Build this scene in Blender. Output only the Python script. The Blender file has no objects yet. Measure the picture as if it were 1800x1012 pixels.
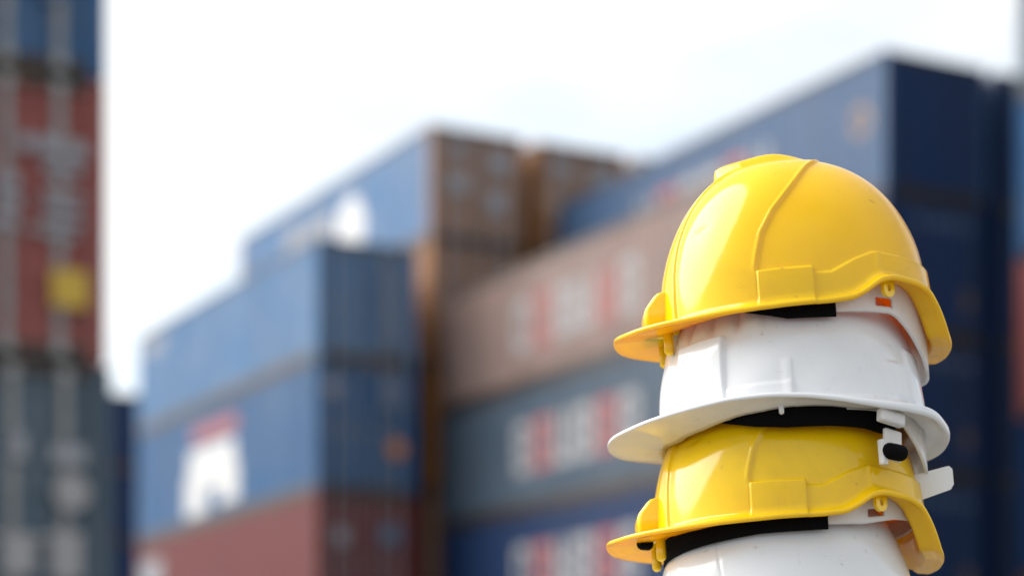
import bpy, bmesh, math, random
import numpy as np
from mathutils import Vector, Matrix
R = math.radians
sc = bpy.context.scene
col = sc.collection
random.seed(4)

# ------------------------------------------------------------------ camera
CAMZ = 2.27
cam_d = bpy.data.cameras.new('camera')
cam = bpy.data.objects.new('camera', cam_d); col.objects.link(cam)
cam.location = (0, 0, CAMZ); cam.rotation_euler = (R(90), 0, 0)
cam_d.sensor_width = 36; cam_d.lens = 74.4
cam_d.shift_y = 0.4717                      # level camera with a rising front: verticals stay vertical
cam_d.clip_start = 0.05; cam_d.clip_end = 5000
cam_d.dof.use_dof = True; cam_d.dof.focus_distance = 1.735; cam_d.dof.aperture_fstop = 3.1
sc.camera = cam

# ------------------------------------------------------------------ light
SUN_AZ = R(-76)          # measured from +Y (view direction) towards +X; the sun stands to the left
SUN_EL = R(40)
sd = Vector((math.sin(SUN_AZ) * math.cos(SUN_EL), math.cos(SUN_AZ) * math.cos(SUN_EL), math.sin(SUN_EL)))
sun_d = bpy.data.lights.new('sun', 'SUN'); sun_d.energy = 3.0; sun_d.angle = R(60); sun_d.color = (1, .955, .89)
sun = bpy.data.objects.new('sun', sun_d); col.objects.link(sun)
sun.rotation_euler = (-sd).to_track_quat('-Z', 'Y').to_euler()

world = bpy.data.worlds.new('World'); sc.world = world; world.use_nodes = True
nt = world.node_tree; N = nt.nodes; Lk = nt.links; N.clear()
out = N.new('ShaderNodeOutputWorld'); bg = N.new('ShaderNodeBackground'); bg.inputs['Strength'].default_value = 0.12
sky = N.new('ShaderNodeTexSky'); sky.sky_type = 'NISHITA'; sky.sun_disc = False
sky.sun_elevation = SUN_EL; sky.sun_rotation = SUN_AZ
sky.air_density = 1.2; sky.dust_density = 2.5; sky.ozone_density = 1.0
tc = N.new('ShaderNodeTexCoord')
sep = N.new('ShaderNodeSeparateXYZ'); Lk.new(tc.outputs['Generated'], sep.inputs[0])
zc = N.new('ShaderNodeMath'); zc.operation = 'MAXIMUM'; Lk.new(sep.outputs['Z'], zc.inputs[0]); zc.inputs[1].default_value = 0.0
za = N.new('ShaderNodeMath'); za.operation = 'ADD'; Lk.new(zc.outputs[0], za.inputs[0]); za.inputs[1].default_value = 0.22
dv = N.new('ShaderNodeVectorMath'); dv.operation = 'DIVIDE'
cb = N.new('ShaderNodeCombineXYZ')
for i in range(3): Lk.new(za.outputs[0], cb.inputs[i])
Lk.new(tc.outputs['Generated'], dv.inputs[0]); Lk.new(cb.outputs[0], dv.inputs[1])
nz = N.new('ShaderNodeTexNoise'); nz.inputs['Scale'].default_value = 1.15; nz.inputs['Detail'].default_value = 7; nz.inputs['Roughness'].default_value = .55
Lk.new(dv.outputs[0], nz.inputs['Vector'])
rp = N.new('ShaderNodeValToRGB'); rp.color_ramp.elements[0].position = .32; rp.color_ramp.elements[1].position = .54
Lk.new(nz.outputs['Fac'], rp.inputs['Fac'])
# cloud: the sky's own light, whitened and scattered
bw = N.new('ShaderNodeRGBToBW'); Lk.new(sky.outputs[0], bw.inputs[0])
cg = N.new('ShaderNodeMath'); cg.operation = 'MULTIPLY_ADD'; Lk.new(bw.outputs[0], cg.inputs[0]); cg.inputs[1].default_value = .5; cg.inputs[2].default_value = 3.5
mx = N.new('ShaderNodeMix'); mx.data_type = 'RGBA'
cw = N.new('ShaderNodeVectorMath'); cw.operation = 'SCALE'; cw.inputs[0].default_value = (.965, .99, 1.0)
Lk.new(cg.outputs[0], cw.inputs['Scale'])
sk = N.new('ShaderNodeVectorMath'); sk.operation = 'SCALE'; sk.inputs['Scale'].default_value = 1.0
Lk.new(sky.outputs[0], sk.inputs[0])
Lk.new(rp.outputs['Color'], mx.inputs['Factor']); Lk.new(sk.outputs[0], mx.inputs['A']); Lk.new(cw.outputs[0], mx.inputs['B'])
Lk.new(mx.outputs['Result'], bg.inputs['Color']); Lk.new(bg.outputs[0], out.inputs[0])

sc.view_settings.view_transform = 'Standard'; sc.view_settings.look = 'None'
sc.view_settings.gamma = 1.0; sc.view_settings.exposure = 1.0
sc.view_settings.use_curve_mapping = False

# ------------------------------------------------------------------ helpers
def tag(o, label=None, cat=None, group=None, kind=None):
    if label: o['label'] = label
    if cat: o['category'] = cat
    if group: o['group'] = group
    if kind: o['kind'] = kind
    return o

def mesh_obj(name, me, mat=None, parent=None, loc=None):
    o = bpy.data.objects.new(name, me); col.objects.link(o)
    if mat is not None and len(me.materials) == 0: me.materials.append(mat)
    if parent is not None: o.parent = parent
    if loc is not None: o.location = loc
    return o

def empty(name, loc=(0, 0, 0), rz=0):
    o = bpy.data.objects.new(name, None); col.objects.link(o)
    o.location = loc; o.rotation_euler = (0, 0, rz); o.empty_display_size = .05
    return o

def grid_mesh(name, V, closed_u=True, smooth=True, skip=None):
    """V: rows x cols x 3 array -> quad grid (cols wrap when closed_u)."""
    nr, nc = V.shape[:2]
    verts = V.reshape(-1, 3)
    faces = []
    cols = nc if closed_u else nc - 1
    for i in range(nr - 1):
        for j in range(cols):
            if skip and skip(i, j): continue
            k = (j + 1) % nc
            faces.append((i * nc + j, (i + 1) * nc + j, (i + 1) * nc + k, i * nc + k))
    me = bpy.data.meshes.new(name); me.from_pydata(verts.tolist(), [], faces)
    if smooth: me.polygons.foreach_set('use_smooth', [True] * len(me.polygons))
    me.update()
    return me

def bm_mesh(name, bm, smooth=False):
    me = bpy.data.meshes.new(name); bm.normal_update(); bm.to_mesh(me); bm.free()
    if smooth: me.polygons.foreach_set('use_smooth', [True] * len(me.polygons))
    return me

def add_box(bm, x0, x1, y0, y1, z0, z1):
    vs = [bm.verts.new(p) for p in ((x0, y0, z0), (x1, y0, z0), (x1, y1, z0), (x0, y1, z0), (x0, y0, z1), (x1, y0, z1), (x1, y1, z1), (x0, y1, z1))]
    for f in ((0, 3, 2, 1), (4, 5, 6, 7), (0, 1, 5, 4), (1, 2, 6, 5), (2, 3, 7, 6), (3, 0, 4, 7)):
        bm.faces.new([vs[i] for i in f])
    return vs

def box_mesh(name, *b, bevel=0, seg=2):
    bm = bmesh.new(); add_box(bm, *b)
    if bevel: bmesh.ops.bevel(bm, geom=bm.edges[:], offset=bevel, segments=seg, profile=.5, affect='EDGES')
    return bm_mesh(name, bm, smooth=False)

def add_tube(bm, p0, p1, r, n=10):
    p0 = Vector(p0); p1 = Vector(p1); q = (p1 - p0).to_track_quat('Z', 'Y').to_matrix()
    rings = []
    for p in (p0, p1):
        rings.append([bm.verts.new(p + q @ Vector((r * math.cos(2 * math.pi * i / n), r * math.sin(2 * math.pi * i / n), 0))) for i in range(n)])
    for i in range(n):
        bm.faces.new((rings[0][i], rings[0][(i + 1) % n], rings[1][(i + 1) % n], rings[1][i]))
    bm.faces.new(rings[0][::-1]); bm.faces.new(rings[1])

# ------------------------------------------------------------------ materials
def new_mat(name):
    m = bpy.data.materials.new(name); m.use_nodes = True
    t = m.node_tree; b = t.nodes['Principled BSDF']
    return m, t, b
def noise(t, scale, detail=4, rough=.55, vec=None, dist=0):
    n = t.nodes.new('ShaderNodeTexNoise'); n.inputs['Scale'].default_value = scale
    n.inputs['Detail'].default_value = detail; n.inputs['Roughness'].default_value = rough; n.inputs['Distortion'].default_value = dist
    if vec is not None: t.links.new(vec, n.inputs['Vector'])
    return n
def ramp(t, fac, p0, p1, c0=(0, 0, 0, 1), c1=(1, 1, 1, 1)):
    r = t.nodes.new('ShaderNodeValToRGB'); e = r.color_ramp.elements
    e[0].position = p0; e[1].position = p1; e[0].color = c0; e[1].color = c1
    t.links.new(fac, r.inputs['Fac']); return r
def mixc(t, fac, a, b):
    m = t.nodes.new('ShaderNodeMix'); m.data_type = 'RGBA'
    if isinstance(fac, (int, float)): m.inputs['Factor'].default_value = fac
    else: t.links.new(fac, m.inputs['Factor'])
    for v, k in ((a, 'A'), (b, 'B')):
        if isinstance(v, tuple): m.inputs[k].default_value = v if len(v) == 4 else (*v, 1)
        else: t.links.new(v, m.inputs[k])
    return m.outputs['Result']
def mapped(t, scale):
    c = t.nodes.new('ShaderNodeTexCoord'); m = t.nodes.new('ShaderNodeMapping'); m.inputs['Scale'].default_value = scale
    t.links.new(c.outputs['Object'], m.inputs['Vector'])
    oi = t.nodes.new('ShaderNodeObjectInfo'); mu = t.nodes.new('ShaderNodeMath'); mu.operation = 'MULTIPLY'; mu.inputs[1].default_value = 61.0
    t.links.new(oi.outputs['Random'], mu.inputs[0]); t.links.new(mu.outputs[0], m.inputs['Location'])   # every copy wears differently
    return m.outputs[0]

def plastic(name, base, dirt, glow, rough=.2, trans=.12, scuff=.5, ior=1.54):
    m, t, b = new_mat(name)
    v = mapped(t, (1, 1, 1))
    big = noise(t, 14, 5, .6, v)
    tone = mixc(t, ramp(t, big.outputs['Fac'], .35, .75).outputs['Color'], base, tuple(c * .93 for c in base))
    sp = noise(t, 95, 6, .7, v)                       # grime specks
    spm = ramp(t, sp.outputs['Fac'], .62, .74)
    area = ramp(t, noise(t, 22, 3, .5, v).outputs['Fac'], .44, .6)
    mul = t.nodes.new('ShaderNodeMath'); mul.operation = 'MULTIPLY'
    t.links.new(spm.outputs['Color'], mul.inputs[0]); t.links.new(area.outputs['Color'], mul.inputs[1])
    m2 = t.nodes.new('ShaderNodeMath'); m2.operation = 'MULTIPLY'; m2.inputs[1].default_value = scuff
    t.links.new(mul.outputs[0], m2.inputs[0])
    smu = ramp(t, noise(t, 9, 6, .68, v, .8).outputs['Fac'], .52, .80, (0, 0, 0, 1), (.30 * scuff,) * 3 + (1,))     # handling smudges
    tone = mixc(t, smu.outputs['Color'], tone, dirt)
    c = mixc(t, m2.outputs[0], tone, dirt)
    for sc_, th_ in (((9, 60, 160), .70), ((120, 40, 10), .72)):      # hairline scratches in two directions
        ln = ramp(t, noise(t, 3.0, 3, .6, mapped(t, sc_), .6).outputs['Fac'], th_, th_ + .05, (0, 0, 0, 1), (.30 * scuff,) * 3 + (1,))
        c = mixc(t, ln.outputs['Color'], c, dirt)
    t.links.new(c, b.inputs['Base Color'])
    rr = ramp(t, noise(t, 60, 5, .6, v).outputs['Fac'], .35, .8, (rough, rough, rough, 1), (rough + .10,) * 3 + (1,))
    t.links.new(rr.outputs['Color'], b.inputs['Roughness'])
    b.inputs['IOR'].default_value = ior
    bp = t.nodes.new('ShaderNodeBump'); bp.inputs['Strength'].default_value = .03; bp.inputs['Distance'].default_value = .002
    t.links.new(noise(t, 40, 3, .5, v).outputs['Fac'], bp.inputs['Height'])
    b2 = t.nodes.new('ShaderNodeBump'); b2.inputs['Strength'].default_value = .10; b2.inputs['Distance'].default_value = .006   # slow waviness of the moulding
    t.links.new(noise(t, 13, 2, .5, v).outputs['Fac'], b2.inputs['Height']); t.links.new(bp.outputs[0], b2.inputs['Normal']); t.links.new(b2.outputs[0], b.inputs['Normal'])
    if trans:
        tr = t.nodes.new('ShaderNodeBsdfTranslucent'); tr.inputs['Color'].default_value = (*glow, 1)
        ms = t.nodes.new('ShaderNodeMixShader'); ms.inputs[0].default_value = trans
        o = t.nodes['Material Output']
        t.links.new(b.outputs[0], ms.inputs[1]); t.links.new(tr.outputs[0], ms.inputs[2]); t.links.new(ms.outputs[0], o.inputs['Surface'])
    return m

def simple(name, base, rough=.5, metal=0, var=.15, scale=30):
    m, t, b = new_mat(name)
    n = noise(t, scale, 5, .6, mapped(t, (1, 1, 1)))
    c = mixc(t, n.outputs['Fac'], tuple(x * (1 - var) for x in base), tuple(min(1, x * (1 + var)) for x in base))
    t.links.new(c, b.inputs['Base Color']); b.inputs['Roughness'].default_value = rough; b.inputs['Metallic'].default_value = metal
    return m

M = {}
M['yellow'] = plastic('yellow_plastic', (.93, .630, .004), (.30, .17, .02), (1.0, .47, .0), .085, .26, .9)
M['white'] = plastic('white_plastic', (.71, .725, .745), (.36, .32, .27), (.9, .88, .84), .10, 0, .9)
M['clear'] = plastic('milky_plastic', (.82, .82, .82), (.5, .48, .44), (.95, .94, .92), .22, .35, .2)
M['yellow_solid'] = plastic('yellow_moulding', (.92, .585, .004), (.30, .17, .02), (1.0, .40, .0), .12, .04, .4)
M['yellow_inner'] = plastic('yellow_plastic_inside', (.88, .56, .004), (.30, .17, .02), (1.0, .38, .0), .25, .80, .2)
M['white_inner'] = plastic('white_plastic_inside', (.80, .80, .80), (.42, .38, .33), (.9, .88, .84), .25, 0, .2)
M['foam'] = simple('black_foam', (.0025, .0025, .003), .95)
M['foam'].node_tree.nodes['Principled BSDF'].inputs['Specular IOR Level'].default_value = .12
def weave():
    t = M['foam'].node_tree; b = t.nodes['Principled BSDF']
    n = noise(t, 900, 2, .5, mapped(t, (1, 1, 1))); bp = t.nodes.new('ShaderNodeBump'); bp.inputs['Strength'].default_value = .7; bp.inputs['Distance'].default_value = .001
    t.links.new(n.outputs['Fac'], bp.inputs['Height']); t.links.new(bp.outputs[0], b.inputs['Normal'])
weave()
M['galv'] = simple('galvanised_steel', (.27, .275, .28), .5, .3, .2, 8)
M['print_white'] = simple('white_print', (.27, .27, .28), .55, 0, .1, 3)
M['print_red'] = simple('red_print', (.30, .085, .085), .55, 0, .1, 3)
M['print_pale'] = simple('faded_print', (.25, .26, .29), .6, 0, .15, 3)
M['print_orange'] = simple('orange_print', (.55, .22, .05), .6, 0, .15, 3)
M['print_tan'] = simple('tan_print', (.26, .17, .11), .6, 0, .15, 3)
M['print_bright'] = simple('bright_print', (.58, .58, .58), .5, 0, .08, 3)
M['print_yellow'] = simple('yellow_print', (.48, .31, .03), .5, 0, .1, 3)
M['print_dim'] = simple('dim_print', (.09, .13, .20), .6, 0, .15, 3)
M['print_brown'] = simple('brown_print', (.13, .075, .05), .6, 0, .15, 3)
M['rubber'] = simple('door_seal', (.015, .015, .016), .8)

def paint(name, base, rust=.35, fade=.3, rough=.42):
    """container paint: chalky fading, dirt runs and rust."""
    m, t, b = new_mat(name)
    ci = t.nodes.new('ShaderNodeObjectInfo')
    v = mapped(t, (1, 1, 1)); vs = mapped(t, (2.2, 2.2, .16))
    g = sum(base) / 3
    chalk = tuple(x * .7 + g * .3 + .22 * g + .01 for x in base)
    c = mixc(t, ramp(t, noise(t, .6, 4, .6, v).outputs['Fac'], .35, .75, (0, 0, 0, 1), (fade,) * 3 + (1,)).outputs['Color'], base, chalk)
    run = ramp(t, noise(t, 1.3, 6, .7, vs).outputs['Fac'], .45, .68, (0, 0, 0, 1), (.6,) * 3 + (1,))
    c = mixc(t, run.outputs['Color'], c, tuple(x * .45 + .01 for x in base))
    rs = ramp(t, noise(t, 2.6, 7, .7, mapped(t, (1, 1, .45))).outputs['Fac'], .62 - .12 * rust, .72, (0, 0, 0, 1), (rust * 1.6,) * 3 + (1,))
    c = mixc(t, rs.outputs['Color'], c, (.16, .065, .025))
    t.links.new(c, b.inputs['Base Color']); b.inputs['Roughness'].default_value = rough; b.inputs['Specular IOR Level'].default_value = .22
    return m
P = {
    'navy': paint('navy_paint', (.0015, .022, .085), .03, .1),
    'slate': paint('slate_blue_paint', (.045, .075, .115), .15, .5),
    'steel': paint('lit_steel_blue_paint', (.030, .080, .175), .12, .4),  # paler, greyer than navy: side light and flare put into the colour
    'blue': paint('blue_paint', (.006, .080, .215), .15, .85),
    'skyblue': paint('worn_blue_paint', (.042, .14, .30), .15, .9),
    'red': paint('red_brown_paint', (.23, .060, .052), .15, .5),
    'maroon': paint('maroon_paint', (.13, .022, .024), .15, .3),
    'grey': paint('slate_grey_paint', (.058, .092, .13), .15, .5),
    'mauve': paint('flare_tinted_brown_paint', (.205, .135, .118), .25, .5),  # warm lens-flare tint put into the body colour
    'rust': paint('rust_orange_paint', (.30, .125, .035), .6, .3),
    'brown': paint('brown_paint', (.27, .150, .098), .7, .5),  # brown, lightened so the colour carries the flare veil
    'greyblue': paint('grey_blue_paint', (.12, .13, .155), .9, .6),
}

RAIL = paint('dark_rail_paint', (.040, .034, .032), .5, .3)  # rails painted darker than the walls, giving dark seams between tiers

# ------------------------------------------------------------------ ground
def ground():
    m, t, b = new_mat('yard_asphalt')
    v = mapped(t, (1, 1, 1))
    n1 = noise(t, .15, 6, .6, v); n2 = noise(t, 60, 5, .7, v)
    c = mixc(t, n1.outputs['Fac'], (.13, .128, .122), (.20, .195, .185)); c = mixc(t, ramp(t, n2.outputs['Fac'], .3, .8).outputs['Color'], c, (.09, .088, .083))
    t.links.new(c, b.inputs['Base Color']); b.inputs['Roughness'].default_value = .85
    bp = t.nodes.new('ShaderNodeBump'); bp.inputs['Strength'].default_value = .4; bp.inputs['Distance'].default_value = .01
    t.links.new(n2.outputs['Fac'], bp.inputs['Height']); t.links.new(bp.outputs[0], b.inputs['Normal'])
    bm = bmesh.new(); bmesh.ops.create_grid(bm, x_segments=8, y_segments=8, size=2500)
    tag(mesh_obj('ground', bm_mesh('ground', bm), m), kind='structure')
    c = simple('concrete_pad', (.34, .33, .31), .85, 0, .2, 4)
    return c
CONC = ground()

# ------------------------------------------------------------------ containers
YAW = R(28.3)
AD = Vector((-math.sin(YAW), math.cos(YAW), 0)); ND = Vector((math.cos(YAW), math.sin(YAW), 0))
CROT = math.atan2(AD.y, AD.x)
W, LEN = 2.44, 12.19
PITCH, DEEP = .278, .036
def corr(u):
    """outward depth of the trapezoid corrugation at position u"""
    f = (u % PITCH) / PITCH
    if f < .26: return 0.0
    if f < .5: return -DEEP * (f - .26) / .24
    if f < .76: return -DEEP
    return -DEEP * (1 - (f - .76) / .24)
def corr_knots(u0, u1):
    ks = [u0]; k = math.floor(u0 / PITCH)
    while k * PITCH < u1:
        for f in (0, .26, .5, .76):
            q = (k + f) * PITCH
            if u0 + 1e-4 < q < u1 - 1e-4: ks.append(q)
        k += 1
    return ks + [u1]

MC = {}
def cached(key, fn):
    if key not in MC: MC[key] = fn()
    return MC[key]

def post_mesh(h):
    bm = bmesh.new(); add_box(bm, 0, .15, -.15, 0, .118, h - .118); return bm_mesh('corner_post', bm)
def rail_meshes(h):
    out_ = []
    def one(*b):
        bm = bmesh.new(); add_box(bm, *b); out_.append(bm_mesh('rail', bm))
    for y in (-W + .004, -.104):                      # side rails between the castings
        one(.18, LEN - .18, y, y + .1, .0, .16)
        one(.18, LEN - .18, y, y + .1, h - .1, h - .006)
    for x in (.004, LEN - .104):                      # sill and header
        one(x, x + .1, -W + .17, -.17, .0, .14)
        one(x, x + .1, -W + .17, -.17, h - .13, h - .006)
    return out_
def side_mesh(h):
    bm = bmesh.new(); rows = []
    for u in corr_knots(.15, LEN - .15):
        d = corr(u) - .012
        rows.append((bm.verts.new((u, d, .16)), bm.verts.new((u, d, h - .1))))
    for a, b in zip(rows, rows[1:]): bm.faces.new((a[0], a[1], b[1], b[0]))
    return bm_mesh('side_wall', bm)
def side_mesh_far(h):
    bm = bmesh.new(); rows = []
    for u in corr_knots(.15, LEN - .15):
        d = -W - corr(u) + .012
        rows.append((bm.verts.new((u, d, .16)), bm.verts.new((u, d, h - .1))))
    for a, b in zip(rows, rows[1:]): bm.faces.new((a[0], b[0], b[1], a[1]))
    return bm_mesh('side_wall', bm)
def end_mesh(h, x, sgn):
    bm = bmesh.new(); rows = []
    for u in corr_knots(.15, W - .15):
        d = x - sgn * corr(u)
        rows.append((bm.verts.new((d, -u, .14)), bm.verts.new((d, -u, h - .13))))
    for a, b in zip(rows, rows[1:]): bm.faces.new((a[0], a[1], b[1], b[0]) if sgn < 0 else (a[0], b[0], b[1], a[1]))
    return bm_mesh('end_wall', bm)
def roof_mesh(h):
    bm = bmesh.new(); rows = []
    for u in corr_knots(.1, LEN - .1):
        d = h - .012 + corr(u) * .5
        rows.append((bm.verts.new((u, -.05, d)), bm.verts.new((u, -W + .05, d))))
    for a, b in zip(rows, rows[1:]): bm.faces.new((a[0], a[1], b[1], b[0]))
    return bm_mesh('roof', bm)
def floor_mesh():
    bm = bmesh.new(); add_box(bm, .1, LEN - .1, -W + .1, -.1, .03, .13); return bm_mesh('floor', bm)
def casting_mesh():
    bm = bmesh.new(); add_box(bm, -.003, .178, -.165, .003, 0, .118)
    bmesh.ops.bevel(bm, geom=bm.edges[:], offset=.008, segments=1, affect='EDGES')
    return bm_mesh('corner_casting', bm)
def door_mesh(h, y0, y1):
    """one leaf: rim frame plus recessed panels"""
    bm = bmesh.new(); z0, z1 = .15, h - .14; x = .035
    add_box(bm, x, x + .05, y0, y0 + .09, z0, z1); add_box(bm, x, x + .05, y1 - .09, y1, z0, z1)
    add_box(bm, x, x + .05, y0 + .09, y1 - .09, z0, z0 + .1); add_box(bm, x, x + .05, y0 + .09, y1 - .09, z1 - .1, z1)
    n = 5; hh = (z1 - z0 - .2) / n
    for i in range(n):
        a = z0 + .1 + i * hh
        add_box(bm, x + (.012 if i % 2 else .03), x + .045, y0 + .09, y1 - .09, a, a + hh)
    return bm_mesh('door', bm)
def rod_mesh(h, y):
    bm = bmesh.new(); add_tube(bm, (.008, y, .06), (.008, y, h - .06), .024, 8)
    for z in (.1, h - .1): add_box(bm, -.012, .033, y - .06, y + .06, z - .05, z + .05)
    for f in (.2, .4, .6, .8): add_box(bm, -.006, .033, y - .05, y + .05, h * f - .035, h * f + .035)
    add_box(bm, .02, .033, y - .045, y + .045, .17, h - .17)      # pale galvanised guard strip behind the rod
    return bm_mesh('lock_rod', bm)
def handle_mesh(h, y0, y1):
    bm = bmesh.new(); add_box(bm, -.03, -.018, y0, y1, h * .44, h * .44 + .035); return bm_mesh('handle', bm)

def side_patch(cells, h):
    """print that follows the corrugated side: cells = list of (u0,u1,z0,z1) or with slanted u shift"""
    bm = bmesh.new()
    for c in cells:
        u0, u1, z0, z1 = c[:4]; sl = c[4] if len(c) > 4 else 0
        rows = []
        for u in corr_knots(u0, u1):
            d = corr(u) - .012 + .003
            f = (u - u0) / (u1 - u0)
            rows.append((bm.verts.new((u, d, z0 - sl * f)), bm.verts.new((u, d, z1 - sl * f))))
        for a, b in zip(rows, rows[1:]): bm.faces.new((a[0], a[1], b[1], b[0]))
    bmesh.ops.remove_doubles(bm, verts=bm.verts[:], dist=.0005)
    return bm_mesh('lettering', bm)
def end_patch(cells, x=-.0345):
    out_ = []
    for (y0, y1, z0, z1) in cells:
        bm = bmesh.new(); add_box(bm, x, x + .003, -y1, -y0, z0, z1); out_.append(bm_mesh('lettering', bm))
    return out_
def disc_end(y, z, r, x=-.0345):
    bm = bmesh.new(); n = 24
    vs = [bm.verts.new((x, -y + r * math.cos(2 * math.pi * i / n), z + r * math.sin(2 * math.pi * i / n))) for i in range(n)]
    ws = [bm.verts.new((x + .003, v.co.y, v.co.z)) for v in vs]
    bm.faces.new(vs); bm.faces.new(ws[::-1])
    for i in range(n): bm.faces.new((vs[i], ws[i], ws[(i + 1) % n], vs[(i + 1) % n]))
    return bm_mesh('emblem', bm)
def disc_side(u, z, r, r_in=0):
    """round emblem following the corrugation"""
    bm = bmesh.new()
    for uk0, uk1 in zip(corr_knots(u - r, u + r), corr_knots(u - r, u + r)[1:]):
        if uk1 - uk0 < 1e-4: continue
        q = []
        for uu in (uk0, uk1):
            a = math.sqrt(max(r * r - (uu - u) ** 2, 1e-6)); q.append((uu, corr(uu) - .009, a))
        if abs((uk0 + uk1) / 2 - u) < r_in:
            for sg in (1, -1):
                i0 = [math.sqrt(max(r_in ** 2 - (uu - u) ** 2, 0)) for uu in (uk0, uk1)]
                vs = [bm.verts.new((q[0][0], q[0][1], z + sg * i0[0])), bm.verts.new((q[0][0], q[0][1], z + sg * q[0][2])),
                      bm.verts.new((q[1][0], q[1][1], z + sg * q[1][2])), bm.verts.new((q[1][0], q[1][1], z + sg * i0[1]))]
                bm.faces.new(vs if sg > 0 else vs[::-1])
        else:
            vs = [bm.verts.new((q[0][0], q[0][1], z - q[0][2])), bm.verts.new((q[0][0], q[0][1], z + q[0][2])),
                  bm.verts.new((q[1][0], q[1][1], z + q[1][2])), bm.verts.new((q[1][0], q[1][1], z - q[1][2]))]
            bm.faces.new(vs)
    return bm_mesh('emblem', bm)

CAST = None
def container(A, Nn, z, h, paintname, label, group, doors=True, parts='full', marks=(), frame_paint=None, dA=0, dN=0, door_paint=None, end_paint=None):
    global CAST
    loc = AD * (A + dA) + ND * (Nn + dN); loc.z = z
    root = empty('shipping_container', loc, CROT)
    tag(root, label, 'container', group)
    pm = P[paintname]; fm = P[frame_paint or paintname]
    def part(name, key, fn, mat, parent=root, at=None, scale=None):
        me = cached((key, mat.name), fn)
        o = mesh_obj(name, me, mat, parent, at)
        if scale: o.scale = scale
        return o
    for px_ in (0, LEN - .15):
        for py_ in (0, -W + .15): part('corner_post', ('post', h), lambda: post_mesh(h), fm, at=(px_, py_, 0))
    for rm in cached(('rails', h), lambda: rail_meshes(h)): mesh_obj('rail', rm, RAIL, root)
    part('side_wall', ('side', h), lambda: side_mesh(h), pm)
    part('side_wall', ('sidefar', h), lambda: side_mesh_far(h), pm)
    part('roof', ('roof', h), lambda: roof_mesh(h), pm)
    part('floor', ('floor',), floor_mesh, M['rubber'])
    part('end_wall', ('endfar', h), lambda: end_mesh(h, LEN - .04, 1), pm)
    for zc in (0, h - .118):
        for (cx, sx) in ((0, 1), (LEN, -1)):
            for (cy, sy) in ((0, 1), (-W, -1)):
                part('corner_casting', ('cast',), casting_mesh, fm, at=(cx, cy, zc), scale=(sx, sy, 1))
    if doors:
        for k, (a, b) in enumerate(((-W + .16, -W / 2 - .006), (-W / 2 + .006, -.16))):
            d = part('door', ('door', h, k), lambda: door_mesh(h, a, b), P[door_paint] if door_paint else pm)
            for j, f in enumerate((.26, .72)):
                y = a + (b - a) * f
                part('lock_rod', ('rod', h, k, j), lambda: rod_mesh(h, y), M['galv'], d)
                part('handle', ('handle', h, k, j), lambda: handle_mesh(h, y - .04, y + .34), M['galv'], d)
    else:
        part('end_wall', ('endnear', h), lambda: end_mesh(h, .02, -1), P[end_paint] if end_paint else pm)
    for nm, me, mat in marks:
        for m_ in (me if isinstance(me, list) else [me]): mesh_obj(nm, m_, M[mat], root)
    return root

def letters_side(u0, z0, z1, seq, w, gap, seed):
    """upright white and red characters too blurred in the photo to read: one mesh for each"""
    rnd = random.Random(seed); W_, R_ = [], []
    u = u0
    for ch in seq:
        cells = []; st = w * .28; hh = z1 - z0
        cells.append((u, u + st, z0, z1))
        for f in ((.0, .2), (.42, .58), (.8, 1.0)):
            if f[0] == 0 or rnd.random() < .8: cells.append((u + st, u + w - st, z0 + hh * f[0], z0 + hh * f[1]))
        cells.append((u + w - st, u + w, z0, z1))
        (R_ if ch == 'r' else W_).append(side_patch(cells, ST))
        u += w + gap
    return W_, R_

def stack(A, Nn, spec, name, z=0.0, **kw):
    for i, s in enumerate(spec):
        h, pn, label = s[0], s[1], s[2]
        o = dict(kw); o.update(s[3] if len(s) > 3 else {})
        container(A, Nn, z, h, pn, label, name, **o)
        z += h + .025
    return z

HC, ST = 2.896, 2.591
def T(c, where): return f'{c} container, {where}'

# -- left stack, close by
pad = mesh_obj('concrete_pad', box_mesh('concrete_pad', -.6, LEN + .6, -W - .6, .6, 0, .17, bevel=.02), CONC)
pl = AD * 18.94 + ND * 3.42; pad.location = (pl.x, pl.y, 0.004); pad.rotation_euler = (0, 0, CROT); tag(pad, kind='structure')
g = 'containers stacked at the left edge'
def txt(rows): return end_patch(rows)
lm_red = [('lettering', txt([(1.62, 1.78, 1.86, 2.0), (1.82, 2.02, 1.84, 2.02), (2.06, 2.25, 1.84, 2.0), (1.85, 2.2, 1.68, 1.78)]), 'print_pale'),
          ('lettering', txt([(1.42, 1.62, 1.5, 1.62), (1.42, 1.64, 1.32, 1.44), (1.42, 1.6, 1.15, 1.26), (1.84, 2.22, 1.46, 1.52), (1.84, 2.2, 1.34, 1.4), (1.84, 2.22, 1.22, 1.28), (1.84, 2.16, 1.10, 1.16)]), 'print_pale'),
          ('emblem', txt([(1.92, 2.26, .48, .82)]), 'print_yellow')]
lm_grey = [('lettering', txt([(1.86, 2.2, 1.98, 2.14), (1.5, 1.64, 2.0, 2.22)]), 'print_pale'), ('emblem', disc_end(2.06, 1.72, .17), 'print_white'),
           ('lettering', txt([(1.42, 1.72, .95, 1.32), (1.86, 2.16, .92, 1.36)]), 'print_white')]
lm_blue = [('emblem', disc_end(1.95, .75, .12), 'print_dim')]
stack(18.94, 3.51, [
    (HC, 'maroon', 'maroon container at the foot of the near left stack'),
    (HC, 'grey', 'slate grey container with white lettering on its doors, near left stack', dict(marks=lm_grey, dN=.05)),
    (ST, 'red', 'red brown container with yellow square on its doors, near left stack', dict(marks=lm_red)),
    (ST, 'blue', 'blue container with galvanised lock rods at top of near left stack', dict(marks=lm_blue)),
], g, z=.178)

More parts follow.
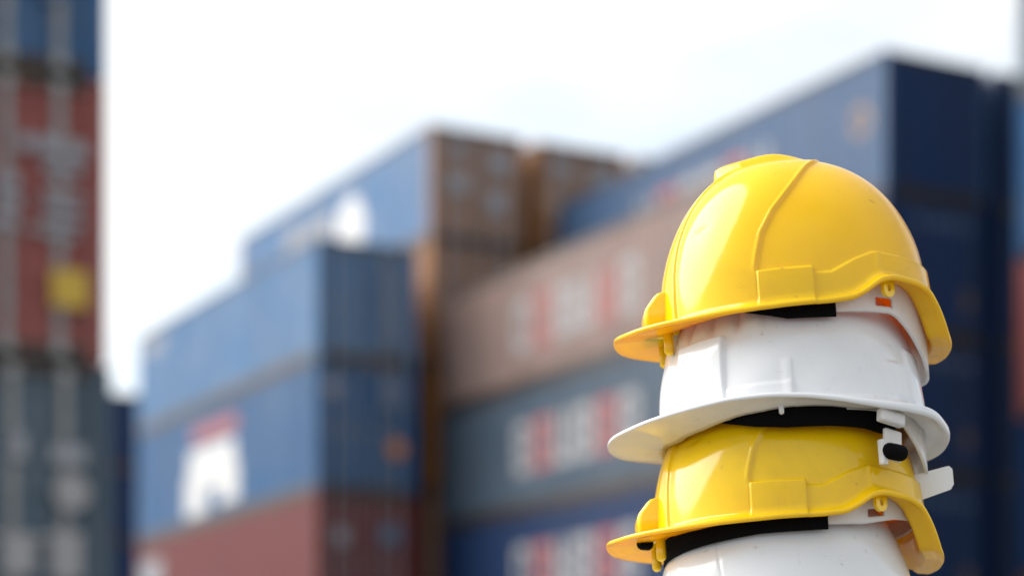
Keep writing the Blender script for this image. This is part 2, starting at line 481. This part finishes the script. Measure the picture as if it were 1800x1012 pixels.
# -- front blue stack
g = 'containers of the low blue stack'
fl = [('emblem', side_patch([(4.9, 8.0, 2.02, 2.42)], HC), 'print_red'),
      ('lettering', side_patch([(5.0, 8.2, 1.25, 1.85), (4.8, 6.1, .35, 1.25), (6.1, 7.0, .85, 1.25), (7.0, 8.5, .25, 1.25)], HC), 'print_bright'),
      ('emblem', disc_end(.4, 2.25, .2), 'print_pale'), ('emblem', disc_end(1.95, 1.0, .2), 'print_orange'),
      ('lettering', end_patch([(1.45, 2.2, 1.9, 2.6)]), 'print_dim')]
ft = [('lettering', side_patch([(10.2, 11.7, 1.95, 2.3)], ST), 'print_pale'), ('lettering', end_patch([(1.4, 2.2, .3, 2.2)]), 'print_dim')]
fr = [('emblem', disc_end(.55, 1.9, .2), 'print_pale'), ('lettering', end_patch([(1.5, 2.1, 1.8, 2.2)]), 'print_dim'),
      ('emblem', side_patch([(10.4, 12.0, 1.6, 2.35)], HC), 'print_pale')]
stack(42.8, 18.17, [
    (HC, 'blue', 'blue container at the foot of the low blue stack'),
    (ST, 'grey', 'grey container second from the ground in the low blue stack'),
    (HC, 'maroon', 'red brown container under the two blue ones, left of centre', dict(marks=fr)),
    (HC, 'blue', 'blue container with red and white emblem on its long side', dict(marks=fl)),
    (ST, 'skyblue', 'plain worn blue container on top of the low blue stack', dict(marks=ft)),
], g)

# -- tall middle rows (second bay)
g = 'containers of the tall middle block'
mt = [('lettering', end_patch([(.5, 1.0, 1.1, 1.5), (.45, 1.05, 2.0, 2.2), (1.5, 2.1, 1.7, 2.1), (1.5, 1.9, .7, 1.2)]), 'print_pale'), ('emblem', disc_side(4.6, 1.15, .85), 'print_bright'), ('emblem', disc_side(8.3, 1.6, .55), 'print_pale'),
      ('lettering', side_patch([(5.6, 7.6, 1.3, 1.9)], HC), 'print_pale')]
base = [(HC, 'grey', 'grey'), (HC, 'blue', 'blue'), (HC, 'maroon', 'maroon')]
stack(43.84, 21.46, [
    (HC, 'grey', 'grey container at the foot of the tall middle row'),
    (HC, 'blue', 'blue container second from the ground in the tall middle row'),
    (HC, 'brown', 'brown container third from the ground in the tall middle row'),
    (HC, 'rust', 'rusty orange container behind the low blue stack corner'),
    (HC, 'rust', 'rusty container right under the top one of the middle row', dict(door_paint='brown')),
    (ST, 'skyblue', 'worn blue container with round white emblem, highest left of centre', dict(marks=mt, frame_paint='brown', door_paint='brown')),
], g)
stack(43.84, 24.28, [
    (HC, 'blue', 'blue container at the foot of the second middle row'),
    (HC, 'grey', 'grey container second from the ground, second middle row'),
    (HC, 'maroon', 'maroon container third from the ground, second middle row'),
    (HC, 'brown', 'brown container fourth from the ground, second middle row'),
    (HC, 'rust', 'rust orange container with pale round emblem, second middle row', dict(marks=[('emblem', disc_end(.75, 1.7, .3), 'print_orange')])),
    (ST, 'rust', 'rust streaked container with brown doors on top of the second middle row', dict(frame_paint='rust', door_paint='brown', marks=[('emblem', disc_end(.55, .85, .3), 'print_tan'), ('lettering', end_patch([(.35, .9, 1.9, 2.15), (1.5, 2.1, 1.5, 2.1), (1.6, 2.0, .6, 1.1)]), 'print_pale')])),
], g)
stack(43.84, 27.08, [
    (HC, 'grey', 'grey container at the foot of the third middle row'),
    (HC, 'blue', 'blue container second from the ground, third middle row'),
    (HC, 'maroon', 'maroon container third from the ground, third middle row'),
    (HC, 'grey', 'grey container fourth from the ground, third middle row'),
    (HC, 'brown', 'brown container fifth from the ground, third middle row'),
    (ST, 'mauve', 'dusty brown container on top of the third middle row'),
], g)

# -- right block: the lettered row, then the tall navy rows
g = 'containers of the right hand block'
def side_letters(seed, u0=3.7):
    a, b = letters_side(u0, .75, 1.85, 'wrwwrw', .70, .17, seed)
    return [('letter', a, 'print_white'), ('letter', b, 'print_red')]
def end_marks(): return [('lettering', end_patch([(.75 + .2 * i, .89 + .2 * i, 2.02, 2.22) for i in range(7)], -.004), 'print_dim'), ('emblem', disc_end(1.95, .72, .19, -.004), 'print_brown')]
stack(31.2, 21.55, [
    (ST, 'maroon', 'maroon container at the foot of the lettered row'),
    (ST, 'navy', 'navy container second from the ground in the lettered row'),
    (ST, 'navy', 'navy container with white and red lettering, lowest of the lettered three', dict(marks=side_letters(3))),
    (ST, 'slate', 'slate blue container with white and red lettering, middle of the lettered three', dict(marks=side_letters(4))),
    (ST, 'mauve', 'dusty brown container with white and red lettering, top of the lettered row', dict(marks=side_letters(5))),
], g, doors=False)
stack(31.3, 24.70, [
    (ST, 'grey', 'grey container at the foot of the tall navy stack'),
    (ST, 'navy', 'navy container second from the ground in the tall navy stack'),
    (ST, 'navy', 'navy container with plain end, third from the ground beside the hats', dict(marks=end_marks())),
    (ST, 'navy', 'navy container with brown disc on its end, fourth from the ground', dict(marks=end_marks())),
    (ST, 'navy', 'navy container just under the top one of the tall navy stack', dict(marks=end_marks())),
    (ST, 'steel', 'steel blue container with navy end on top of the tall right stack', dict(end_paint='navy', marks=side_letters(6) + [('emblem', disc_side(.75, 1.45, .3, .17), 'print_tan')], frame_paint='steel')),  # one blue container: lit side and shaded end painted as two tones
], g, doors=False)
stack(31.3, 27.42, [
    (ST, 'navy', 'navy container at the foot of the stack behind the tall navy one'),
    (ST, 'grey', 'grey container second from the ground behind the tall navy stack'),
    (ST, 'navy', 'dark navy container third from the ground behind the tall navy stack'),
    (ST, 'navy', 'dark navy container fourth from the ground behind the tall navy stack'),
    (ST, 'navy', 'dark navy container fifth from the ground behind the tall navy stack'),
    (ST, 'navy', 'dark navy container topmost behind the tall navy stack'),
], g, doors=False)
# -- stack at the right edge, a bay nearer
g = 'containers at the right edge'
stack(29.9 - LEN, 26.68, [
    (HC, 'grey', 'grey container at the foot of the right edge stack'),
    (HC, 'maroon', 'maroon container second from the ground at the right edge'),
    (HC, 'navy', 'navy container under the red one at the right edge'),
    (HC, 'red', 'red brown container at the right edge between two blue ones'),
    (HC, 'blue', 'blue container over the red one at the right edge'),
    (HC, 'grey', 'dark grey container highest at the right edge'),
], g)
# -- far stack glimpsed between the left and the blue stack
g = 'containers of the far stack'
stack(72.7, 22.0, [(ST, 'navy', f'dark navy container {w} of the far stack in the left gap')
                   for w in ('lowest', 'second from the ground', 'third from the ground', 'fourth from the ground', 'just under the top', 'topmost')], g, doors=False)

# ------------------------------------------------------------------ hard hats
def plan(th, af, ar, b, pf, pr):
    c, s = np.cos(th), np.sin(th)
    a = np.where(c > 0, ar, af); p = np.where(c > 0, pr, pf)
    k = (np.abs(c) / a) ** p + (np.abs(s) / b) ** p
    return k ** (-1 / p)
def sstep(e0, e1, x):
    t = np.clip((x - e0) / (e1 - e0), 0, 1); return t * t * (3 - 2 * t)
def tab(th, pts):
    """even table over degrees: 0 = rear, 180 = front"""
    d = np.degrees(np.abs((th + np.pi) % (2 * np.pi) - np.pi))
    xs = [p[0] for p in pts]; ys = [p[1] for p in pts]
    return np.interp(d, xs, ys)
def smooth_ring(v, n):
    k = np.ones(2 * n + 1) / (2 * n + 1)
    return np.convolve(np.concatenate([v[-n:], v, v[:n]]), k, 'valid')

NTH = 768
TH = np.linspace(-np.pi, np.pi, NTH, endpoint=False)

def feat_yellow(x, y, z):
    s = np.abs(y)
    d = np.zeros_like(x)
    # lower band and slot block on each side
    top = np.interp(x, [-.039, .005, .0065, .020, .040, .0565, .0605, .098, .112, .13], [.0285, .0285, .0235, .0235, .0335, .0395, .0395, .0345, .0325, .032])
    inband = sstep(-.0392, -.0374, x)
    d += .0030 * inband * (1 - sstep(top - .0008, top + .0008, z))
    blk = sstep(-.0392, -.0374, x) * (1 - sstep(.0045, .0062, x)) * (1 - sstep(.0275, .0292, z))
    d += .0026 * blk
    # upright crease at the rear corner of the band
    d += .0009 * np.exp(-((x - .0585) / .0022) ** 2) * (z < .0395) * (z > .0)
    # step line sweeping from crown to slot block: front half proud
    xg = np.interp(z, [.02, .032, .0415, .06, .0792, .0989, .121, .134], [-.0385, -.0385, -.0367, -.0315, -.0202, -.0038, .014, .030])
    st = (1 - sstep(xg - .0016, xg + .0016, x)) * (1 - sstep(.126, .137, z))
    d += .0022 * st
    d += .0006 * np.exp(-((x - xg + .0022) / .0016) ** 2) * sstep(.028, .034, z) * (1 - sstep(.126, .137, z))
    # centre panel running down the front
    w = np.interp(z, [.0, .027, .089, .125], [.044, .041, .027, .018])
    fr = (x < 0) * 1.0
    d += .0024 * fr * (1 - sstep(w - .0014, w + .0014, s)) * sstep(.03, .05, -x)
    # crest with blunt front end
    wc = .017 - .45 * np.clip(-.034 - x, 0, .022)
    cr = (1 - sstep(wc - .008, wc + .004, s)) * sstep(-.0565, -.0495, x) * (1 - sstep(-.012, .034, x)) * sstep(.095, .11, z)
    d += .0082 * cr
    # dent
    du = ((x + .077) * .86 + (z - .0725) * .5); dvv = (-(x + .077) * .5 + (z - .0725) * .86)
    d -= .0013 * np.exp(-(du / .0058) ** 2 - (dvv / .0026) ** 2) * (y < 0)
    return d

def feat_white(x, y, z):
    s = np.abs(y); d = np.zeros_like(x)
    th = np.degrees(np.arctan2(s, x))            # 180 = front
    # scalloped ribs over the crown's front
    rib = np.abs(np.sin(np.radians((th - 106) * 12.5)))
    d -= .0046 * (1 - rib) ** 1.6 * sstep(104, 110, th) * sstep(.060, .076, z)
    d += .0018 * sstep(104, 110, th) * sstep(.058, .074, z)
    # wedge panel on each front quarter
    top = .0615 - (th - 127) * .00002
    pan = sstep(125.2, 127.2, th) * (1 - sstep(151, 155, th)) * (1 - sstep(top - .001, top + .001, z))
    d += (.0016 + .0044 * np.clip(z / .06, 0, 1)) * pan
    # raised front, thin moulding seam and side boss
    d += .0022 * sstep(160, 164, th) * (1 - sstep(.075, .095, z))
    d += .0016 * sstep(94, 96.5, th) * (1 - sstep(124.5, 126, th)) * (1 - sstep(.0155, .0172, z))
    d += .0012 * sstep(94.2, 95.8, th) * (1 - sstep(96.5, 101, th)) * (1 - sstep(.033, .038, z))
    # rear facets
    d += .0034 * sstep(40, 41.2, th) * (1 - sstep(46, 51, th)) * (1 - sstep(.030, .034, z))
    d += .0020 * (1 - sstep(32, 36, th)) * (1 - sstep(.045, .05, z))
    # light dents and warping
    d += .0005 * np.sin(x * 95 + 1.2) * np.sin(z * 120 + y * 50)
    return d

def feat_plain(x, y, z):
    s = np.abs(y); d = np.zeros_like(x)
    d -= .0006 * np.exp(-((x + .060 + .1 * (z - .05)) / .0012) ** 2) * (s > .03)
    top = np.interp(x, [.0, .018, .03, .06, .075, .1], [.0, .030, .040, .0405, .034, .03])
    d += .0022 * sstep(.012, .02, x) * (1 - sstep(top - .001, top + .001, z))
    d += .0004 * np.sin(x * 85 + .5) * np.sin(z * 90 + y * 40)
    return d

def shell_mesh(name, kind):
    if kind == 'A':
        af, ar, b, H, p, pf, pr = .1075, .1160, .100, .1390, 2.2, 2.2, 2.25
        rim = plan(TH, .152, .1285, .107, 2.2, 2.7)
        zr = tab(TH, [(0, -.0300), (14, -.0285), (24, -.0240), (27, -.0175), (33, -.003), (38, .0085), (44, .0140), (55, .0182), (60, .0160), (66, .0075), (71, .0028), (80, .0012), (100, .0004), (120, -.001), (140, -.0025), (165, -.0025), (180, 0)])
        zr = smooth_ring(zr, 4)
        dz = tab(TH, [(0, .014), (30, .009), (60, .0065), (150, .0065), (180, .008)])
        lip = tab(TH, [(0, .0055), (40, .0055), (70, .0048), (140, .0042), (180, .003)])
        gut = 0 * TH
        feat = feat_yellow
    else:
        af, ar, b, H, p, pf, pr = .1085, .1115, .101, .1405, 2.3, 2.2, 2.2
        rim = plan(TH, .156, .1285, .1135, 2.1, 2.5)
        zr = tab(TH, [(0, -.0190), (15, -.0175), (27, -.0150), (33, -.0105), (40, -.0085), (50, -.0075), (60, -.0065), (70, -.004), (80, -.0005), (90, .0025), (105, .005), (120, .005), (140, .0018), (160, -.0012), (180, -.0004)])
        zr = smooth_ring(zr, 8)
        dz = tab(TH, [(0, .022), (40, .014), (90, .008), (140, .012), (180, .018)])
        lip = tab(TH, [(0, .0085), (45, .0085), (75, .005), (120, .0034), (180, .0028)])
        gut = tab(TH, [(0, 0), (50, 0), (75, .003), (90, .006), (110, .010), (140, .0125), (165, .011), (180, .009)])
        feat = feat_white if kind == 'B' else feat_plain
    Rd = plan(TH, af, ar, b, pf, pr)
    ct, st_ = np.cos(TH), np.sin(TH)
    zj = zr + dz - gut
    rows = []
    def dome_pt(ph, inset=0):
        k = np.sin(ph) ** (2 / p); z = (H - inset) * np.cos(ph) ** (2 / p)
        r = (Rd - inset) * k
        return r * ct, r * st_, z
    phj = np.arccos(np.clip(np.maximum(zj, -.01) / H, 0, 1) ** (p / 2))
    NV = 170
    last = None
    for i in range(NV + 1):
        f = i / NV
        f = .004 + .996 * f
        ph = phj * f
        x, y, z = dome_pt(ph)
        z = np.where(zj < 0, z + np.minimum(zj, 0) * sstep(.75, 1, np.array(f)), z)
        nx, ny, nzv = x / Rd.max() ** 2, y / b ** 2, z / H ** 2
        l = np.sqrt(nx ** 2 + ny ** 2 + nzv ** 2) + 1e-9
        d = feat(x, y, z)
        P_ = np.stack([x + d * nx / l, y + d * ny / l, z + d * nzv / l], -1)
        rows.append(P_); last = P_
    apex_first = rows[0]
    rj = np.hypot(last[:, 0], last[:, 1]); zjj = last[:, 2]
    ext = np.maximum(rim, rj + .003)
    def ring(r, z): return np.stack([r * ct, r * st_, z], -1)
    # brim: quadratic curve out to the edge
    for t in np.linspace(0, 1, 12)[1:]:
        qr = rj + .10 * (ext - rj) + .0004; qz = zr - gut + .1 * dz + .0006
        r = (1 - t) ** 2 * rj + 2 * t * (1 - t) * qr + t * t * ext
        z = (1 - t) ** 2 * zjj + 2 * t * (1 - t) * qz + t * t * zr
        rows.append(ring(r, z))
    # rounded lip
    for a in np.linspace(0, 1, 7)[1:]:
        ang = a * math.pi
        rows.append(ring(ext + .30 * lip * math.sin(ang), zr - lip * .5 * (1 - math.cos(ang))))
    # underside back to the inner wall
    th_ = .0032
    e_r, e_z = ext, zr - lip
    for t in np.linspace(0, 1, 7)[1:]:
        r = e_r * (1 - t) + (rj - th_ - .001) * t
        z = (e_z + np.minimum(lip - .0028, .006) * sstep(0, .35, np.array(t))) * (1 - t) + t * (zr - gut - .001)
        rows.append(ring(r, z))
    # inner wall up to the crown
    for i in range(22):
        f = 1 - (i + 1) / 22.5
        ph = phj * f
        x, y, z = dome_pt(ph, th_)
        w_ = 1 if f > .75 else 1
        z = np.where(zj < 0, z + np.minimum(zj, 0) * sstep(.75, 1, np.array(f)), z)
        rows.append(np.stack([x, y, z], -1))
    V = np.stack(rows)
    me = grid_mesh(name, V)
    n_out = NV + 1 + 11 + 6 + 6
    # close the two crowns
    bm = bmesh.new(); bm.from_mesh(me); bm.verts.ensure_lookup_table()
    n = NTH; last0 = (V.shape[0] - 1) * n
    c1 = bm.verts.new((apex_first[:, 0].mean(), 0, apex_first[:, 2].mean())); c2 = bm.verts.new((0, 0, float(V[-1][:, 2].mean())))
    bm.verts.ensure_lookup_table(); vv = list(bm.verts)
    for j in range(n):
        f1 = bm.faces.new((c1, vv[j], vv[(j + 1) % n])); f1.smooth = True
        f2 = bm.faces.new((c2, vv[last0 + (j + 1) % n], vv[last0 + j])); f2.smooth = True
    bmesh.ops.recalc_face_normals(bm, faces=bm.faces[:])
    bm.verts.index_update()
    lim = (n_out + 1) * n; tot = V.shape[0] * n
    for f in bm.faces:
        if min(v.index for v in f.verts) >= lim and c1 not in f.verts: f.material_index = 1
    bm.to_mesh(me); bm.free()
    k = 'yellow' if kind == 'A' else 'white'
    me.materials.append(M[k]); me.materials.append(M[k + '_inner'])
    return me

def strip_mesh(name, th0, th1, n, rf, ztop, zbot, thick, m=8, lean=0, skip=None):
    """curved band: rf(th) radius, ztop/zbot(th); closed solid by thickness"""
    th = np.linspace(R(th0), R(th1), n)
    rr = rf(th); zt = ztop(th); zb = zbot(th)
    rows = []
    for i in range(m + 1):
        f = i / m; z = zt * (1 - f) + zb * f; r = rr + lean * (zt - z)
        rows.append(np.stack([r * np.cos(th), r * np.sin(th), z], -1))
    V = np.stack(rows)
    me = grid_mesh(name, V, closed_u=False, skip=skip)
    bm = bmesh.new(); bm.from_mesh(me)
    bmesh.ops.recalc_face_normals(bm, faces=bm.faces[:])
    bmesh.ops.solidify(bm, geom=bm.faces[:], thickness=thick)
    for f in bm.faces: f.smooth = True
    bm.to_mesh(me); bm.free()
    return me

def loop_lug_mesh(w, h, t, hole):
    """tab with rounded end and an eye through it; hangs from z=0 down, plate in the x-z plane"""
    n = 28; ring_o, ring_i = [], []
    for i in range(n):
        a = 2 * math.pi * i / n
        cx, cz = w / 2 * math.cos(a), math.sin(a)
        z = -h + w / 2 + w / 2 * cz if cz < 0 else -h + w / 2 + (h - w / 2) * min(1, cz * 1.6)
        x = cx if cz < 0 else w / 2 * np.sign(cx) * min(1, abs(math.cos(a)) * 1.7 + .0)
        ring_o.append((x, z)); ring_i.append((hole * math.cos(a) * .7, -h + w / 2 + .001 + hole * math.sin(a)))
    bm = bmesh.new(); L = []
    for (y) in (-t / 2, t / 2):
        L.append(([bm.verts.new((x, y, z)) for x, z in ring_o], [bm.verts.new((x, y, z)) for x, z in ring_i]))
    for i in range(n):
        j = (i + 1) % n
        bm.faces.new((L[0][0][i], L[0][0][j], L[0][1][j], L[0][1][i])); bm.faces.new((L[1][0][j], L[1][0][i], L[1][1][i], L[1][1][j]))
        bm.faces.new((L[0][0][j], L[0][0][i], L[1][0][i], L[1][0][j])); bm.faces.new((L[0][1][i], L[0][1][j], L[1][1][j], L[1][1][i]))
    bmesh.ops.recalc_face_normals(bm, faces=bm.faces[:])
    return bm_mesh('strap_loop', bm)

def capsule_mesh(name, r, length, axis='z', flat=1.0):
    bm = bmesh.new(); bmesh.ops.create_uvsphere(bm, u_segments=16, v_segments=12, radius=r)
    for v in bm.verts:
        v.co.z += (length / 2 - r) * (1 if v.co.z > 1e-6 else -1 if v.co.z < -1e-6 else 0); v.co.y *= flat
    if axis == 'x': bmesh.ops.rotate(bm, verts=bm.verts[:], cent=(0, 0, 0), matrix=Matrix.Rotation(R(90), 3, 'Y'))
    return bm_mesh(name, bm, True)

SHELL = {'A': shell_mesh('shell', 'A'), 'B': shell_mesh('shell', 'B'), 'C': shell_mesh('shell', 'C')}

def bracket_mesh():
    """lamp slot block moulded on the front, rounded over its top"""
    bm = bmesh.new()
    hw, r0, xf, xb = .0235, .0045, -.1265, -.098
    out_ = [(xb, -hw)]
    for k in range(7):
        a_ = k / 6 * math.pi / 2; out_.append((xf + r0 - r0 * math.sin(a_), -hw + r0 - r0 * math.cos(a_)))
    out_ += [(x, -y) for x, y in out_[::-1]]
    lv = [(-.002, 0), (.0175, 0), (.0205, .0008), (.0300, .0082), (.0325, .0112), (.0335, .0150)]
    rows = []
    for z, i_ in lv:
        rows.append([bm.verts.new((min(x + i_, xb) if x < xb else x, y * (1 - i_ * 2), z)) for x, y in out_])
    for a, b in zip(rows, rows[1:]):
        for k in range(len(out_) - 1): bm.faces.new((a[k], a[k + 1], b[k + 1], b[k]))
    bm.faces.new(rows[0]); bm.faces.new(rows[-1][::-1])
    bmesh.ops.recalc_face_normals(bm, faces=bm.faces[:])
    return bm_mesh('lamp_bracket', bm, True)

def hard_hat(kind, loc, pitch, yaw, label, group, band='low', roll=0, nape=True):
    root = empty('hard_hat', loc); root.rotation_mode = 'XYZ'
    root.rotation_euler = (roll, -pitch, yaw)
    tag(root, label, 'hard hat', group)
    pm = M['yellow_solid'] if kind == 'A' else M['white']
    mesh_obj('shell', SHELL[kind], pm, root)
    rf = lambda th: plan(th, .1035, .1065, .0945, 2.2, 2.3)
    # black sweatband round brow and temples
    sw = {'high': [(78, -.0115), (100, -.0105), (120, -.002), (135, .008), (150, .014), (180, .015)],
          'mid': [(42, -.0275), (52, -.026), (62, -.0225), (78, -.0205), (100, -.0195), (115, -.016), (128, -.010), (140, -.004), (180, .0)],
          'low': [(78, -.0115), (110, -.0125), (150, -.018), (180, -.022)]}[band]
    sb = cached(('sweat', band), lambda: strip_mesh('sweatband', 42 if band == 'mid' else 76, 318 if band == 'mid' else 284, 120, lambda th: plan(th, .1045, .105, .0945, 2.2, 2.2),
            lambda th: tab(th, [(78, .022), (180, .02)]), lambda th: tab(th, sw), .003, 6))
    mesh_obj('sweatband', sb, M['foam'], root)
    # milky headband with nape strap and adjusting slots
    def slots(i, j):
        return 9 <= i <= 12 and (24 <= j <= 32 or 158 - 33 <= j <= 158 - 25)
    zb = {True: [(0, -.056), (10, -.055), (20, -.049), (30, -.034), (38, -.021), (44, -.0125), (48, -.0095), (58, -.0085), (80, -.0075)],
          False: [(0, .002), (40, -.002), (58, -.0075), (80, -.0075)]}[nape]
    nb = cached(('nape', nape), lambda: strip_mesh('headband', -80, 80, 159, lambda th: plan(th, .1, .1115, .0935, 2.2, 2.3),
            lambda th: tab(th, [(0, .012), (80, .024)]), lambda th: tab(th, zb), .0022, 16, 0, slots))
    mesh_obj('headband', nb, M['clear'], root)
    if kind == 'A':
        mesh_obj('lamp_bracket', cached(('brk',), bracket_mesh), pm, root)
        lug = cached(('lug',), lambda: loop_lug_mesh(.0125, .0155, .0035, .0030))
        for s in (-1, 1):
            l = mesh_obj('strap_loop', lug, pm, root, (.0665, s * .0915, .0165)); l.rotation_euler = (0, 0, s * R(-36))
        fl_ = cached(('flug',), lambda: capsule_mesh('strap_peg', .0042, .022, 'z', .8))
        for s in (-1, 1):
            mesh_obj('strap_peg', fl_, pm, root, (-.1085, s * .028, -.011))
    return root

PX = .2394
h1 = hard_hat('A', (PX, 1.81, CAMZ + .379), R(4), 0, 'yellow hard hat on top of the stack', 'stacked hard hats', 'high')
h2 = hard_hat('B', (PX - .0015, 1.81, CAMZ + .2915), R(4), 0, 'white hard hat between the two yellow ones', 'stacked hard hats', 'mid', R(-5))
h3 = hard_hat('A', (PX - .006, 1.81, CAMZ + .2015), R(2.5), 0, 'yellow hard hat under the white one, third from the top', 'stacked hard hats', nape=False, roll=R(-3.5))
h4 = hard_hat('C', (PX - .006, 1.81, CAMZ + .112), R(2.5), 0, 'white hard hat at the bottom of the stack, cut by the frame', 'stacked hard hats', nape=False)

# fittings under the rear of the middle white hat: clip, bracket, foam roll, free strap end
def fitting(name, me, mat, loc, rot=(0, 0, 0)):
    o = mesh_obj(name, me, M[mat], h2, loc); o.rotation_euler = rot; return o
fitting('strap_clip', box_mesh('strap_clip', -.013, .013, -.004, .004, -.0055, .0055, bevel=.0022, seg=3), 'clear', (.0685, -.0945, -.0185), (0, R(10), R(32)))
fitting('strap_bracket', box_mesh('strap_bracket', -.010, .010, -.0022, .0022, -.013, .013, bevel=.0015, seg=2), 'clear', (.0700, -.083, -.0385), (0, R(6), R(40)))
fitting('strap_hook', box_mesh('strap_hook', -.0032, .0032, -.003, .003, -.0105, .0105, bevel=.0015, seg=2), 'clear', (.0600, -.0925, -.0455), (0, 0, R(36)))
fitting('foam_roll', capsule_mesh('foam_roll', .0068, .024, 'x'), 'foam', (.0700, -.0915, -.0460), (0, R(6), R(32)))
fitting('band_pin', capsule_mesh('band_pin', .0022, .008, 'z'), 'clear', (-.020, -.099, -.0065))
def strap_end_mesh():
    bm = bmesh.new(); n = 12; F_, B_ = [], []
    for i in range(n + 1):
        f = i / n; x = .038 * f; z = .010 * f; hgt = .0115 - .0015 * f
        if f > .9: hgt -= .0035 * ((f - .9) / .1) ** 2
        y = -.004 * math.sin(f * 2.2)
        F_.append((bm.verts.new((x, y - .0009, z + hgt)), bm.verts.new((x, y - .0009, z - hgt)))); B_.append((bm.verts.new((x, y + .0009, z + hgt)), bm.verts.new((x, y + .0009, z - hgt))))
    for i in range(n):
        bm.faces.new((F_[i][0], F_[i][1], F_[i + 1][1], F_[i + 1][0])); bm.faces.new((B_[i][0], B_[i + 1][0], B_[i + 1][1], B_[i][1]))
        bm.faces.new((F_[i][0], F_[i + 1][0], B_[i + 1][0], B_[i][0])); bm.faces.new((F_[i][1], B_[i][1], B_[i + 1][1], F_[i + 1][1]))
    bm.faces.new((F_[0][0], B_[0][0], B_[0][1], F_[0][1])); bm.faces.new((F_[n][0], F_[n][1], B_[n][1], B_[n][0]))
    return bm_mesh('strap_end', bm)
vs = mesh_obj('visor_slot', capsule_mesh('visor_slot', .0055, .016, 'x', .9), M['foam'], h3, (-.1205, -.010, -.0035)); vs.rotation_euler = (0, 0, R(35))
fitting('strap_end', strap_end_mesh(), 'clear', (.0920, -.028, -.0650), (0, R(0), R(12)))

# plinth of concrete blocks under the hats (below the frame)
for i, (lab, z0, z1) in enumerate((('lower concrete block under the stacked hard hats', 0.004, 1.15), ('upper concrete block carrying the stacked hard hats', 1.153, 2.345))):
    bk = mesh_obj('concrete_block', box_mesh('concrete_block', -.22, .22, -.18, .18, 0, z1 - z0, bevel=.025, seg=3), CONC, None, (PX, 1.83, z0))
    tag(bk, lab, 'concrete block')
